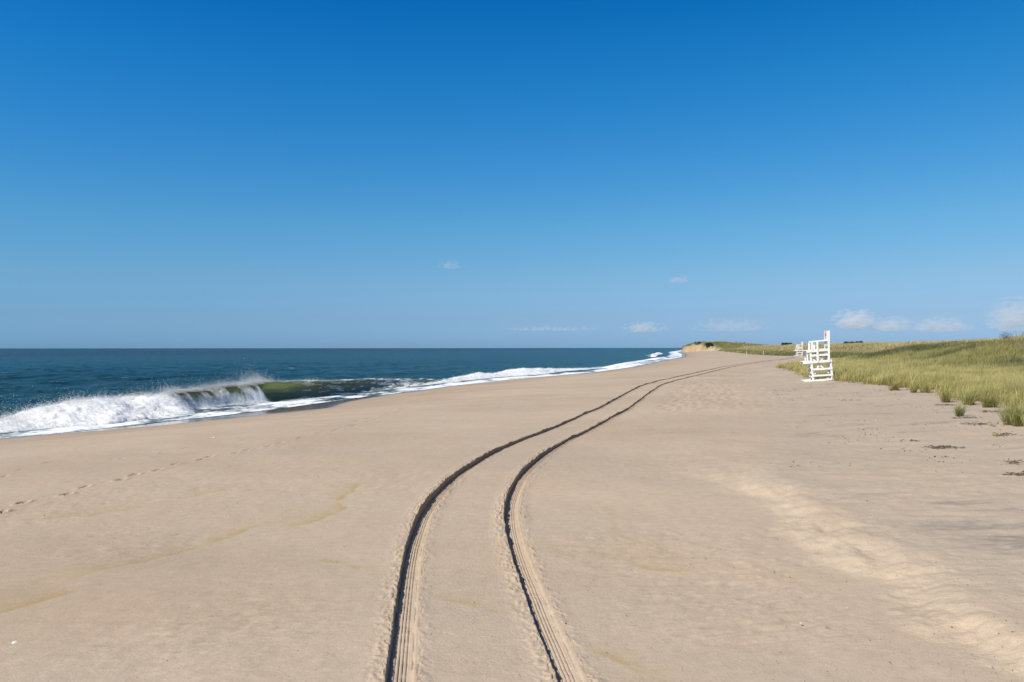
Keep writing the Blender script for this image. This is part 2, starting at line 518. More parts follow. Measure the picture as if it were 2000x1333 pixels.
def make_ground():
    rows = [-40, -25, -15, -9, -5, -2, 0, 1.2, 2.2] + list(np.arange(2.5, 3.5, .04))
    y = 3.5
    while y < 5200:
        rows.append(y)
        y += min(.78 * y * y / 2072, .012 * y) if not 584 < y < 632 else 1.3
    rows = np.array(rows)
    fine = np.concatenate([np.arange(-.42, -.16, .014), np.arange(-.16, .15, .0048), np.arange(.15, .42, .014)])
    core = np.concatenate([[-1.15, -1.11], fine - GA, np.linspace(-.23, .23, 16), fine + GA, [1.11, 1.15]])
    s = list(np.arange(.0018, .75, .0018)); g = .0025
    while s[-1] < 7:
        s.append(s[-1] + g); g *= 1.09
    s = np.array(s)
    nc = len(core) + 2 * len(s)
    Y = np.repeat(rows[:, None], nc, 1)
    sc = np.maximum(rows, 0)[:, None] + 4.0
    U = np.concatenate([(-1.15 - s[::-1][None, :] * sc), np.repeat(core[None, :], len(rows), 0), (1.15 + s[None, :] * sc)], 1)
    X = Xc(rows)[:, None] + U
    Z = height_base(X, Y)
    dd = dune_d(X, Y); d = shore_d(X, Y); dist = np.hypot(X, Y)
    onsand = sstep(1.0, -1.0, dd) * sstep(-1, 3, d)
    # wheel tracks
    dry = onsand * sstep(185, 150, Y)
    m = np.abs(U + GA) < .5
    Z[m] += (track_profile(U[m] + GA, Y[m], 101) * sstep(240, 170, Y[m]))
    m = np.abs(U - GA) < .5
    Z[m] += (track_profile(U[m] - GA, Y[m], 202, .86) * sstep(240, 170, Y[m]))
    off = sstep(.95, 1.3, np.abs(U))
    # gentle relief of the open sand
    Z += onsand * (fbm(X * .35, Y * .35, 3, 61) * .035 + fbm(X * 1.7, Y * .9, 3, 63) * .008 * sstep(60, 10, dist))
    # patches of small wind ridges
    rm = sstep(.45, .7, vnoise(X * .42 + 3, Y * .38, 66)) * sstep(26, 14, dist) * off
    rm = np.maximum(rm, 1.1 * np.exp(-((X + 2.7) / 1.3) ** 2 - ((Y - 7.4) / 1.3) ** 2) * off)
    qx, qy = X * .82 + Y * .57, -X * .57 + Y * .82
    Z -= onsand * rm * np.abs(fbm(qx * 2.2, qy * 6.5, 4, 67, .6)) * .030
    # wind-scoured, lumpy upper beach
    up = sstep(-.2, .6, X - Xs(Y)) * onsand
    Z += up * off * (fbm(X * 1.1, Y * 2.3, 4, 71) * .03 + fbm(X * 5, Y * 7, 3, 73) * .012)
    face = np.exp(-((X - Xs(Y)) / .55) ** 2) * sstep(19, 15, Y)
    Z += face * off * (fbm(X * 1.3, Y * .9, 5, 75, .55) * .03 + np.abs(fbm(X * 4, Y * 2, 3, 76)) * .012)
    # trampled patch in the middle distance
    tr = np.exp(-((X - 8.5 - (Y - 40) * .3) / 4.5) ** 2) * sstep(27, 36, Y) * sstep(110, 60, Y) * sstep(.6, 1.6, X - Xc(Y) - .7)
    dim = vnoise(X * 4.2, Y * 2.2, 81)
    Z -= tr * off * .075 * sstep(.60, .78, dim)
    Z += tr * off * .03 * fbm(X * 3, Y * 2, 3, 83)
    # footprints
    fp = []
    def trail(px, step, wob, seed, lx=.115, depth=.09):
        pts = np.array([hit(a, b)[:2] for a, b in px])
        seg = np.hypot(*np.diff(pts, axis=0).T); cum = np.concatenate([[0], np.cumsum(seg)])
        r = np.random.default_rng(seed)
        q = 0.0; side = 1
        while q < cum[-1]:
            x, yy = np.interp(q, cum, pts[:, 0]), np.interp(q, cum, pts[:, 1])
            x2, y2 = np.interp(q + .1, cum, pts[:, 0]), np.interp(q + .1, cum, pts[:, 1])
            t = np.array([x2 - x, y2 - yy]); t /= max(1e-6, np.hypot(*t)); nrm = np.array([-t[1], t[0]])
            c = np.array([x, yy]) + nrm * (side * .085 + r.normal(0, wob)) + t * r.normal(0, .05)
            fp.append((c, t, lx * r.uniform(.85, 1.2), depth * r.uniform(.7, 1.25)))
            q += step * r.uniform(.85, 1.15); side = -side
    trail([(-60, 1015), (0, 998), (92, 973), (240, 935), (400, 893), (570, 862), (700, 829)], .74, .03, 3)
    trail([(660, 836), (700, 826), (760, 806), (830, 786), (900, 766)], .5, .35, 4, .15, .04)
    trail([(700, 829), (800, 793), (880, 770)], .6, .3, 14, .15, .04)
    trail([(0, 932), (60, 910), (200, 893), (330, 881), (440, 862), (560, 846), (660, 830)], 1.2, .25, 5, .12, .035)
    trail([(20, 880), (150, 861), (250, 851), (330, 848), (430, 838)], 1.0, .5, 6, .10, .03)
    Xf, Yf, Zf = X.ravel(), Y.ravel(), Z.ravel()
    for c, t, lx, dep in fp:
        i0, i1 = np.searchsorted(rows, [c[1] - .5, c[1] + .5])
        sl = (slice(i0, i1 + 1), slice(0, nc))
        dx, dy = X[sl] - c[0], Y[sl] - c[1]
        a = dx * t[0] + dy * t[1]; bq = -dx * t[1] + dy * t[0]
        q = (a / lx) ** 2 + (bq / .052) ** 2
        Z[sl] += -dep * np.exp(-q ** 1.5) + dep * .35 * np.exp(-((np.sqrt(q) - 1.5) / .4) ** 2)
    # ---------- colours of the sand and soil (albedo)
    base = np.array([.483, .382, .285])
    T = np.repeat(base[None, :], X.size, 0).reshape(*X.shape, 3)
    n = fbm(X * .16, Y * .22, 4, 91)
    T *= (1 + .10 * n + .03 * fbm(X * 1.1, Y * .7, 3, 92))[..., None]
    warm = sstep(-.1, .5, fbm(X * .3 + Y * .12, Y * .5, 4, 93))
    T *= 1 + warm[..., None] * np.array([-.01, -.025, -.05])
    T *= (1 + .035 * fbm(X * .25 + Y * .12, Y * 1.1, 4, 94))[..., None] * (1 + fbm(X * .5, Y * .8, 3, 90)[..., None] * np.array([.012, -.008, -.02]))
    grey = up * .55 + sstep(7.5, 5.5, Y) * .2
    T = T * (1 - grey[..., None] * .55) + np.array([.43, .375, .305]) * grey[..., None] * .55
    yel = np.exp(-((X - Xs(Y) + .34 + fbm(X * 1.1, Y * 1.1, 4, 95) * .6) / .58) ** 2) * sstep(18, 15, Y)  # sunlit brightness of the scarp slope, painted into the sand colour
    yel = yel * (.55 + .6 * vnoise(X * 2.2, Y * 1.3, 96))
    T = T * (1 - yel[..., None] * .5) + np.array([.55, .45, .33]) * yel[..., None] * .5
    # dark heavy-mineral streaks on the upper beach
    st = sstep(.56, .78, vnoise(X * .9 + Y * .15, Y * 3.4, 97)) * sstep(.45, .7, vnoise(X * .35, Y * .5, 98)) * up * sstep(.5, 1.2, X - Xs(Y))
    st = st * (.4 + .6 * sstep(.3, .7, vnoise(X * 6, Y * 22, 99)))
    T *= (1 - st[..., None] * np.array([.30, .26, .20]))
    # yellow foam lines left by earlier tides
    def stain(px, w, amt, seed, tail=1.0):
        pts = [hit(a, b)[:2] for a, b in px]
        ds, sg, par = polyline_dist(X + fbm(X * .8, Y * .8, 3, seed) * .3, Y + fbm(X * .8, Y * .8, 3, seed + 1) * .3, pts)
        one = np.where(sg > 0, np.exp(-(ds / (w * (.3 + .9 * vnoise(X * .7, Y * .7, seed + 2)))) ** 1.1) * .8 + .45 * np.exp(-(ds / .07) ** 2), np.exp(-(ds / .025) ** 2))
        k = one * amt * sstep(.12, .55, vnoise(X * .9, Y * .9, seed + 3)) * sstep(0, .06, par) * sstep(1, .97, par)
        k = np.clip(k * (.45 + .75 * vnoise(X * 3 + Y * 2, Y * 11, seed + 4)), 0, 1)
        return k[..., None]
    stains = [([(-40, 1205), (60, 1182), (180, 1150), (300, 1118), (400, 1095), (480, 1068), (560, 1035), (620, 1008), (670, 985), (692, 965), (697, 948), (688, 940)], .55, .95, 301),
              ([(120, 1128), (220, 1105), (320, 1085), (420, 1058), (500, 1030), (570, 1010)], .45, .7, 311),
              ([(-30, 1018), (100, 1008), (200, 1000), (320, 982), (420, 962), (480, 945)], .35, .6, 321),
              ([(600, 1103), (660, 1105), (720, 1120), (800, 1135)], .3, .6, 331),
              ([(850, 1165), (930, 1190), (1000, 1210)], .3, .55, 341),
              ([(1060, 1080), (1150, 1080), (1240, 1105), (1330, 1125)], .35, .65, 351),
              ([(1120, 1265), (1200, 1290), (1290, 1325)], .3, .6, 361),
              ([(1190, 985), (1215, 1020), (1240, 1060), (1300, 1090)], .3, .3, 371)]
    for px, w, a, sd in stains:
        k = stain(px, w, a, sd)
        T = T * (1 - k * np.array([.13, .17, .42]))
    # shade painted as a dark tint into the cut sides of the wheel tracks
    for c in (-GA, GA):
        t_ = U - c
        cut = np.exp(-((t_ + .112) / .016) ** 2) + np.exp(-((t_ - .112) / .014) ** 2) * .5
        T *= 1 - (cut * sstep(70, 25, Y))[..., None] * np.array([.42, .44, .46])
    # damp lower beach
    wet_w = WET(Y)
    edge_n = fbm(X * .3, Y * .3, 3, 401) * .5
    wetness = sstep(.35, -.25, d - wet_w + edge_n * .5)
    damp = sstep(11, 0, d - wet_w)
    T *= 1 - damp[..., None] * np.array([.12, .15, .17]) * (.7 + .5 * vnoise(X * .5, Y * .2, 405))[..., None]
    # dune soil: litter of dry grass with bare patches; eroded bluff face stays bare
    gy = np.gradient(Z, axis=0) / np.maximum(1e-3, np.gradient(Y, axis=0))
    gx = np.gradient(Z, axis=1) / np.maximum(1e-3, np.abs(np.gradient(X, axis=1)))
    slope = np.hypot(gx, gy)
    veg = sstep(.6, 3.5, dd + fbm(X * .6, Y * .6, 3, 411) * 1.2)
    bare = bluff_w(Y) * sstep(7.0, 4.0, dd + fbm(X * .16, Y * .16, 4, 413) * 7) * sstep(660, 630, Y)
    veg *= 1 - bare
    gp = fbm(X * .06, Y * .06, 4, 415)
    vc = np.array([.16, .15, .062]) * (1 - sstep(-.1, .4, gp))[..., None] + np.array([.10, .125, .045]) * sstep(-.1, .4, gp)[..., None]
    T = T * (1 - veg[..., None]) + vc * veg[..., None]
    T = T * (1 - (bare * sstep(-.5, 1, dd))[..., None] * np.array([.10, .19, .32]) * (.5 + vnoise(X * .3, Y * .3, 416))[..., None])
    rough = (face * .8 + tr * .5 + up * .35 + onsand * sstep(.1, .6, fbm(X * .25, Y * .3, 3, 421)) * .35 + veg * .3)
    rough = np.maximum(rough, sstep(1.1, .9, np.abs(U)) * .3)
    V = np.stack([X, Y, Z], -1).reshape(-1, 3)
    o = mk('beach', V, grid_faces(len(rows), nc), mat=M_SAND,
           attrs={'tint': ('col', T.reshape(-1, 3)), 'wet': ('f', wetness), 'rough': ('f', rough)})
    tag(o, kind='structure')
    return o

beach = make_ground()

# ------------------------------------------------------------------ sea
# ---- waves: crest distance seaward of the water's edge, height, state along the beach
CREST_D = table([(10, 4.0), (34, 3.9), (40, 4.4), (46, 5.6), (51, 6.2), (56, 5.2), (60, 4.4), (66, 4.2), (76, 4.6), (90, 5.2)])
WAVE_H = table([(10, .3), (28, .3), (35, .34), (38.5, .62), (41, 1.0), (45, 1.02), (50, 1.05), (53, 1.2), (57, 1.42), (61, 1.38), (65, 1.22), (70, 1.10), (76, .92), (84, .62), (90, .34), (98, .02)], .4)

def make_sea():
    rows = [-60, -30, -10, 0, 5, 10]
    y = 14.0
    while y < 16000:
        rows.append(y)
        y += min(max(.07, .7 * y * y / 3040), .012 * y + .02)
    rows = np.array(rows)
    s = list(np.arange(0, .05, .0016)); g = .0018
    while s[-1] < 1.0:
        s.append(s[-1] + min(g, .0035)); g *= 1.02
    while s[-1] < 6:
        s.append(s[-1] + g); g *= 1.2
    s = np.array(s)[::-1]
    Y = np.repeat(rows[:, None], len(s), 1)
    X = Xe(rows)[:, None] + .5 - s[None, :] * (np.maximum(rows, 0)[:, None] + 20)
    d = -shore_d(X, Y)                      # metres seaward
    dist = np.hypot(X, Y)
    a = sstep(2, 14, d)
    amp = a * sstep(400, 120, dist)
    c, sn = math.cos(R(17)), math.sin(R(17))
    A = X * c - Y * sn; B = X * sn + Y * c   # A across the shore, B along it
    Z = SEA_Z + amp * (.12 * np.sin(A * .55 + fbm(B * .03, A * .02, 2, 501) * 5) + .22 * fbm(A * .6, B * .22, 3, 503) + .12 * fbm(A * 1.9, B * .8, 3, 505))
    Z += .012 * fbm(A * 1.5, B, 3, 507)
    # swash climbs the sand a little at the edge
    ground = height_base(X, Y)
    Z = np.maximum(Z, np.where(d < 1.2, np.minimum(ground + .012, SEA_Z + .06), -9))
    n1 = fbm(X * .35, Y * .35, 4, 511)
    band = table([(0, 3.2), (33, 3.4), (45, 5.0), (60, 4.0), (80, 3.0), (110, 4.5), (160, 3.5), (300, 6), (700, 9)])(Y)
    foam = sstep(1.15, .55, d / band + n1 * .35) * (.62 + .35 * fbm(X * .5 + Y * .1, Y * .35, 3, 513))
    foam = np.maximum(foam, sstep(.6, .1, d + n1 * .6) * (.30 + .4 * vnoise(X * .3, Y * .3, 514)))
    foam = foam * np.where(Y < 72, .80 + .75 * fbm(X * .9, Y * .45, 4, 518), 1)
    foam = np.where(Y > 85, foam * (.95 + .9 * fbm(X * .25, Y * .10, 4, 519)), foam)
    # trailing foam streaks behind the breakers
    streak = sstep(.62, .85, vnoise(A * .16 + 3.1 + fbm(B * .02, A * .05, 2, 515) * .6, B * .016, 517)) * sstep(8, 16, d) * sstep(75, 30, d)
    foam = np.clip(foam + streak * .16, 0, 1)
    shallow = np.clip(sstep(60, 2, d) * .75, 0, 1)
    V = np.stack([X, Y, Z], -1).reshape(-1, 3)
    o = mk('sea', V, grid_faces(len(rows), len(s)), mat=M_SEA, attrs={'foam': ('f', foam), 'shallow': ('f', shallow), 'deep': ('f', sstep(120, 380, d + 60 * fbm(X * .004, Y * .004, 3, 520)))})
    tag(o, kind='structure')
    return o

sea = make_sea()

PROF = {
 'swell':   [(-9, -.12), (-6, 0), (-4, .16), (-2.5, .45), (-1.2, .82), (-.4, .98), (0, 1), (.4, .9), (.62, .72), (.85, .48), (1.2, .24), (1.8, .09), (2.6, .0), (3.4, -.12)],
 'curl':    [(-9, -.12), (-6, 0), (-4, .2), (-2.5, .52), (-1.2, .85), (-.4, .99), (.1, 1.0), (.52, .93), (.46, .80), (.14, .6), (.06, .35), (.4, .12), (1.4, .0), (2.6, -.12)],
 'curtain': [(-9, -.12), (-6, 0), (-4, .2), (-2.5, .52), (-1.2, .85), (-.4, .99), (.1, 1.0), (.55, .93), (.85, .78), (1.05, .58), (1.18, .36), (1.3, .16), (1.5, .0), (1.9, -.15)],
 'bore':    [(-9, -.12), (-6, 0), (-4, .12), (-2.5, .42), (-1.5, .76), (-.7, .96), (0, 1.0), (.6, .93), (1.2, .80), (1.8, .62), (2.4, .43), (3.0, .24), (3.5, .06), (4.1, -.12)],
}
def prof(name, n):
    p = np.array(PROF[name]); k = np.linspace(0, 1, len(p))
    q = np.linspace(0, 1, n * 4)
    a = np.interp(q, k, p[:, 0]); z = np.interp(q, k, p[:, 1])
    w = np.hanning(4 * n // 14 | 1); w /= w.sum(); h = len(w) // 2
    a = np.convolve(np.pad(a, h, mode='edge'), w, 'valid'); z = np.convolve(np.pad(z, h, mode='edge'), w, 'valid')
    s = np.linspace(0, len(q) - 1, n).astype(int)
    return a[s], z[s], q[s]

def make_wave(name, y0, y1, dy, npf, crest_d, H, wts, seed, lump=1.0):
    """one breaker running along the beach; wts(Y) -> weights of the four profiles"""
    Ys = np.arange(y0, y1, dy)
    W = wts(Ys)
    a = 0; zz = 0
    for k in PROF:
        pa, pz, q = prof(k, npf)
        a = a + W[k][:, None] * pa[None, :]; zz = zz + W[k][:, None] * pz[None, :]
    Hh = H(Ys)[:, None]
    rag = 1 + .10 * fbm(Ys * .7, Ys * 0, 3, seed)[:, None] * (W['bore'] + W['curtain'] * .5)[:, None]
    nx, ny = .955, -.295                      # direction the wave runs (towards the beach)
    cx = Xe(Ys) - (crest_d(Ys) + fbm(Ys * .35, Ys * 0 + 4, 2, seed + 5) * .25) / .95
    scale = np.clip(Hh / 1.2, .45, 1.3)
    # wide back slope eases into the sea, front keeps its steepness
    X = cx[:, None] + a * scale * nx
    Y = Ys[:, None] + a * scale * ny
    Z = SEA_Z + zz * Hh * rag - .03
    bw = (W['bore'] * .95 + W['curtain'] * .28)[:, None]
    body = sstep(.2, .42, q)[None, :] * sstep(1.0, .93, q)[None, :]
    n = fbm(X * .8 + Z * .6, Y * .8 + Z * .5, 5, seed + 11, .5)
    bil = np.abs(fbm(X * 2.4 + Z, Y * 2.4 - Z * 1.2, 4, seed + 13, .5))
    dis = bw * body * lump * np.clip(Hh, .3, 1.2) * (n * .30 + bil * .13 - .03)
    X = X + dis * nx * .8; Y = Y + dis * ny * .8; Z = Z + dis * .75
    # ripples and uneven steepness of the unbroken face, ragged crest
    fw = ((W['curl'] + W['swell']))[:, None] * sstep(.30, .40, q)[None, :] * sstep(.97, .85, q)[None, :] * np.clip(Hh, 0, 1)
    rip = fbm(X * .9 - Y * .5, Z * 1.6 + Y * .5, 4, seed + 21, .55) * .20
    X = X + fw * rip; Z = Z + fw * (rip * .45 + .09 * fbm(Ys * .45, Ys * 0 + 1.5, 3, seed + 23)[:, None])
    # foam and thinness of the water
    qq = q[None, :]
    foam = bw * 0 + W['bore'][:, None] * sstep(.18, .40, qq)
    cur = sstep(.52, .88, qq + .05 * fbm(Ys[:, None] * 1.1, qq * 2, 3, seed + 15)) * (.75 + .3 * fbm(Ys[:, None] * 3.2, qq * 3, 3, seed + 14)) + .35 * sstep(.25, .8, vnoise(Ys[:, None] * 3.1, qq * 2, seed + 16)) * sstep(.4, .5, qq)
    foam = foam + W['curtain'][:, None] * cur
    lace = sstep(-.02, .38, fbm(Ys[:, None] * .8 - qq * 9, qq * 30 + Ys[:, None] * .3, 5, seed + 17, .65) + .25 * fbm(Ys[:, None] * .2, qq * 5, 2, seed + 27))
    foam = foam + (W['curl'] * (.25 + .55 * sstep(59, 64, Ys)) + W['swell'] * 1.0)[:, None] * lace * sstep(.36, .45, qq)
    foam = foam + (W['swell'] * .9)[:, None] * sstep(.84, .9, qq) * vnoise(Ys[:, None] * .8, qq * 0, seed + 18)
    thin = (W['curl'] * (.22 + .62 * sstep(65, 57.5, Ys)) + W['curtain'] * .9 + W['swell'] * .32 + W['bore'] * .3)[:, None] * (.25 + .75 * sstep(.25, 1.05, zz + .08 * fbm(Ys[:, None] * .9, qq * 4, 3, seed + 19))) * sstep(.30, .44, qq)
    V = np.stack([X, Y, Z], -1).reshape(-1, 3)
    o = mk(name, V, grid_faces(len(Ys), npf), mat=M_WAVE, attrs={'foam': ('f', np.clip(foam, 0, 1)), 'thin': ('f', thin)})
    return o, X, Y, Z, foam, Ys, q

def flecks(name, P, size, parent):
    """many small irregular foam flecks and drops as one mesh"""
    n = len(P)
    base = np.array([[1, 1, 1], [1, -1, -1], [-1, 1, -1], [-1, -1, 1]]) * .6
    r = rng.normal(0, .35, (n, 4, 3)) + base[None]
    V = (P[:, None, :] + r * size[:, None, None]).reshape(-1, 3)
    i = np.arange(n)[:, None] * 4
    T = np.concatenate([i + np.array([[0, 1, 2]]), i + np.array([[0, 3, 1]]), i + np.array([[0, 2, 3]]), i + np.array([[1, 3, 2]])])
    o = mk(name, V, tris=T, mat=M_FOAM, smooth=True, parent=parent)
    o['kind'] = 'stuff'
    return o

def big_weights(Y):
    br = sstep(50.5, 47.5, Y)
    cu = sstep(47.5, 50.5, Y) * sstep(57.6, 56.4, Y)
    cl = sstep(56.4, 57.6, Y) * sstep(78, 64, Y)
    sw = 1 - br - cu - cl
    return {'swell': sw, 'curl': cl, 'curtain': cu, 'bore': br}

wave, WX, WY, WZ, WF, WYs, Wq = make_wave('breaking_wave', 8, 98, .06, 110, CREST_D, WAVE_H, big_weights, 601)
tag(wave, 'large curling wave breaking on the beach, green crest and white foam', 'wave', 'waves breaking along the shore')

def scatter_on(X, Y, Z, F, n, lo=.5, qlo=.3, up=.12, seed=1):
    r = np.random.default_rng(seed)
    nr, nc = X.shape
    out = []
    while sum(len(o) for o in out) < n:
        i = r.integers(0, nr, n); j = r.integers(int(nc * qlo), int(nc * .93), n)
        k = r.random(n) < np.clip((F[i, j] - lo) * 3, 0, 1)
        i, j = i[k], j[k]
        P = np.stack([X[i, j], Y[i, j], Z[i, j]], -1) + r.normal(0, .05, (len(i), 3))
        P[:, 2] += r.exponential(up, len(i)); P[:, 0] += r.exponential(up * .6, len(i))
        out.append(P)
    return np.concatenate(out)[:n]

P1 = scatter_on(WX, WY, WZ, WF * (WYs < 57)[:, None], 30000, .62, .27, .06, 5)
flecks('foam_flecks', P1, rng.uniform(.008, .026, len(P1)), wave)
# spray thrown off the crest, in plumes
sp = []
def plume(Yc, wid, n, h, seed):
    r = np.random.default_rng(seed)
    y = r.normal(Yc, wid, n)
    i = np.clip(np.searchsorted(WYs, y), 0, len(WYs) - 1)
    j = r.integers(int(WX.shape[1] * .40), int(WX.shape[1] * .56), n)
    hh = r.exponential(1, n) * h * (.35 + vnoise(y * 2.3, y * 0, seed))
    P = np.stack([WX[i, j] - hh * .9 + r.normal(0, .08, n), WY[i, j] + r.normal(0, .1, n), WZ[i, j] + hh], -1)
    sp.append(P)
plume(57.0, .7, 9000, .26, 31)
plume(55.3, 1.4, 5000, .14, 32)
plume(50.5, 1.5, 7000, .17, 33)
plume(53, 1.6, 4000, .10, 34)
plume(45.5, 2.5, 6000, .12, 35)
plume(41.5, 1.5, 3500, .12, 36)
plume(38.3, .6, 1200, .24, 37)
plume(36, 2.5, 1500, .07, 38)
plume(61, 3.0, 2500, .05, 39)
SP = np.concatenate(sp)
flecks('spray', SP, rng.uniform(.005, .016, len(SP)), wave)

def small_weights(Y):
    t = sstep(.35, .7, vnoise(Y * .11, Y * 0, 77))
    return {'swell': .45 * t, 'curl': 0 * Y, 'curtain': 0 * Y, 'bore': 1 - .45 * t}
w2, X2, Y2, Z2, F2, Ys2, _ = make_wave('breaking_wave', 82, 150, .16, 70, table([(82, 3.6), (95, 5.5), (110, 7), (130, 7), (150, 5)]),
        table([(82, .02), (88, .18), (97, .42), (102, .70), (107, .35), (113, .9), (120, .75), (130, .4), (140, .2), (150, .05)], .4), small_weights, 701, .9)
tag(w2, 'low foaming wave further along the shore, past the end of the big curl', 'wave', 'waves breaking along the shore')
P2 = scatter_on(X2, Y2, Z2, F2, 3000, .4, .3, .03, 6)
flecks('foam_flecks', P2, rng.uniform(.02, .07, len(P2)), w2)
w3, X3, Y3, Z3, F3, Ys3, _ = make_wave('breaking_wave', 330, 560, .8, 60, table([(330, 11), (430, 14), (560, 12)]),
        table([(330, .02), (360, .5), (400, .9), (430, .4), (480, .95), (520, .6), (560, .05)], .3), small_weights, 801, .9)
tag(w3, 'farthest white breaker, short band of surf near the distant point', 'wave', 'waves breaking along the shore')
w4, X4, Y4, Z4, F4, Ys4, _ = make_wave('breaking_wave', 148, 325, .4, 50, table([(148, 4), (200, 5), (325, 6)]),
        table([(148, .02), (165, .18), (200, .28), (230, .15), (265, .35), (300, .3), (325, .02)], .3), small_weights, 901, 1.0)
tag(w4, 'long thin line of white surf running to the far end of the beach', 'wave', 'waves breaking along the shore')

# ------------------------------------------------------------------ clouds low over the horizon
def cloud(px, py, wpx, hpx, dens, label, seed, dist=11000.0, flat=.35):
    b = N('cloud')
    V_ = b.n('VolumePrincipled')
    V_.inputs['Color'].default_value = (1, 1, 1, 1); V_.inputs['Anisotropy'].default_value = -.1
    tc = b.n('TexCoord')
    mp = b.n('Mapping'); mp.inputs['Scale'].default_value = (wpx / 20, 1.0, hpx / 12); mp.inputs['Location'].default_value = (seed * 3.1, seed, 0)
    b.l(tc.outputs['Object'], mp.inputs[0])
    nz = b.noise(mp.outputs[0], 1.0, 3, .5)
    ln = b.n('VectorMath'); ln.operation = 'LENGTH'; b.l(tc.outputs['Object'], ln.inputs[0])
    core = b.math('SUBTRACT', 1.0, ln.outputs['Value'], True)
    k = b.math('ADD', b.math('MULTIPLY', core, .62), b.math('MULTIPLY', b.math('SUBTRACT', nz, .60), 1.25))
    b.l(b.math('MULTIPLY', b.math('MAXIMUM', k, 0.0), dens), V_.inputs['Density'])
    b.l(V_.outputs[0], b.out.inputs['Volume'])
    th = np.linspace(0, math.pi, 17); ph = np.linspace(0, 2 * math.pi, 33)[:-1]
    T_, P_ = np.meshgrid(th, ph, indexing='ij')
    v = np.stack([np.sin(T_) * np.cos(P_), np.sin(T_) * np.sin(P_), np.cos(T_)], -1).reshape(-1, 3)
    v[:, 2] = np.where(v[:, 2] < 0, v[:, 2] * flat, v[:, 2])
    v *= (1 + .12 * fbm(v[:, 0] * 2 + seed, v[:, 2] * 2, 3, seed))[:, None]
    i = np.arange(16)[:, None] * 32; j = np.arange(32)[None, :]; jn = (j + 1) % 32
    Q = np.stack([i + j, i + 32 + j, i + 32 + jn, i + jn], -1).reshape(-1, 4)
    o = mk('cloud', v, Q, None, b.m)
    o.location = ((px - 1000) / F * dist, dist, EYE - (py - 679.6) / F * dist)
    o.scale = (wpx * .5 / F * dist, 300, hpx * .7 / F * dist)
    tag(o, label, 'cloud', 'small clouds low in the sky')
    return o

cloud(880, 519, 60, 20, 2.2 * 0.001377, 'small grey cloud wisp highest in the sky, above the sea', 3)
cloud(1325, 548, 56, 18, 2.2 * 0.001377, 'small flat grey cloud puff above the sandy bluff', 4)
cloud(1258, 643, 110, 26, 0.005712, 'thin white cloud low over the sea left of the bluff', 5)
cloud(1430, 640, 200, 34, 0.003213, 'wide pale cloud low over the far dunes left of the lifeguard stands', 6)
cloud(1672, 632, 110, 50, 0.01142, 'bright white heap of cloud just right of the near lifeguard stand', 7)
cloud(1740, 640, 110, 36, 0.00714, 'pale cloud right beside the bright heap, over the grassy dunes', 8)
cloud(1835, 640, 150, 38, 0.005712, 'low broken white cloud between the heap and the tall right cloud', 9)
cloud(1980, 628, 130, 80, .65 * 0.01142, 'largest white cloud at the right edge above the dark shrub', 10)
cloud(1080, 643, 260, 12, 0.002856, 'long flat grey cloud streak low above the sea horizon', 11)

# ------------------------------------------------------------------ grass
def blades(base, h, lean, lx, ly, wid, colr, tipc):
    """mesh arrays for n blades of grass"""
    n = len(h)
    ang = rng.uniform(0, math.pi, n)
    wx, wy = np.cos(ang) * wid * .5, np.sin(ang) * wid * .5
    V = np.empty((n, 5, 3)); C = np.empty((n, 5, 3))
    for k, (t, w) in enumerate(((0, 1.0), (.55, .85))):
        ox, oy = lx * lean * h * t ** 1.8, ly * lean * h * t ** 1.8
        oz = h * (t - .22 * lean * t ** 2.5)
        V[:, 2 * k, 0] = base[:, 0] + ox - wx * w; V[:, 2 * k, 1] = base[:, 1] + oy - wy * w; V[:, 2 * k, 2] = base[:, 2] + oz
        V[:, 2 * k + 1, 0] = base[:, 0] + ox + wx * w; V[:, 2 * k + 1, 1] = base[:, 1] + oy + wy * w; V[:, 2 * k + 1, 2] = base[:, 2] + oz
    V[:, 4, 0] = base[:, 0] + lx * lean * h; V[:, 4, 1] = base[:, 1] + ly * lean * h; V[:, 4, 2] = base[:, 2] + h * (1 - .35 * lean)
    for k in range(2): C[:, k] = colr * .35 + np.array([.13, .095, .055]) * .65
    for k in (2, 3): C[:, k] = colr
    C[:, 4] = tipc
    i = np.arange(n)[:, None] * 5
    Q = i + np.array([[0, 1, 3, 2]]); T = i + np.array([[2, 3, 4]])
    return V.reshape(-1, 3), Q, T, C.reshape(-1, 3)

GREEN = np.array([.215, .250, .060]); STRAW = np.array([.56, .455, .25]); DEEP = np.array([.135, .165, .058]); LIME = np.array([.42, .40, .125])

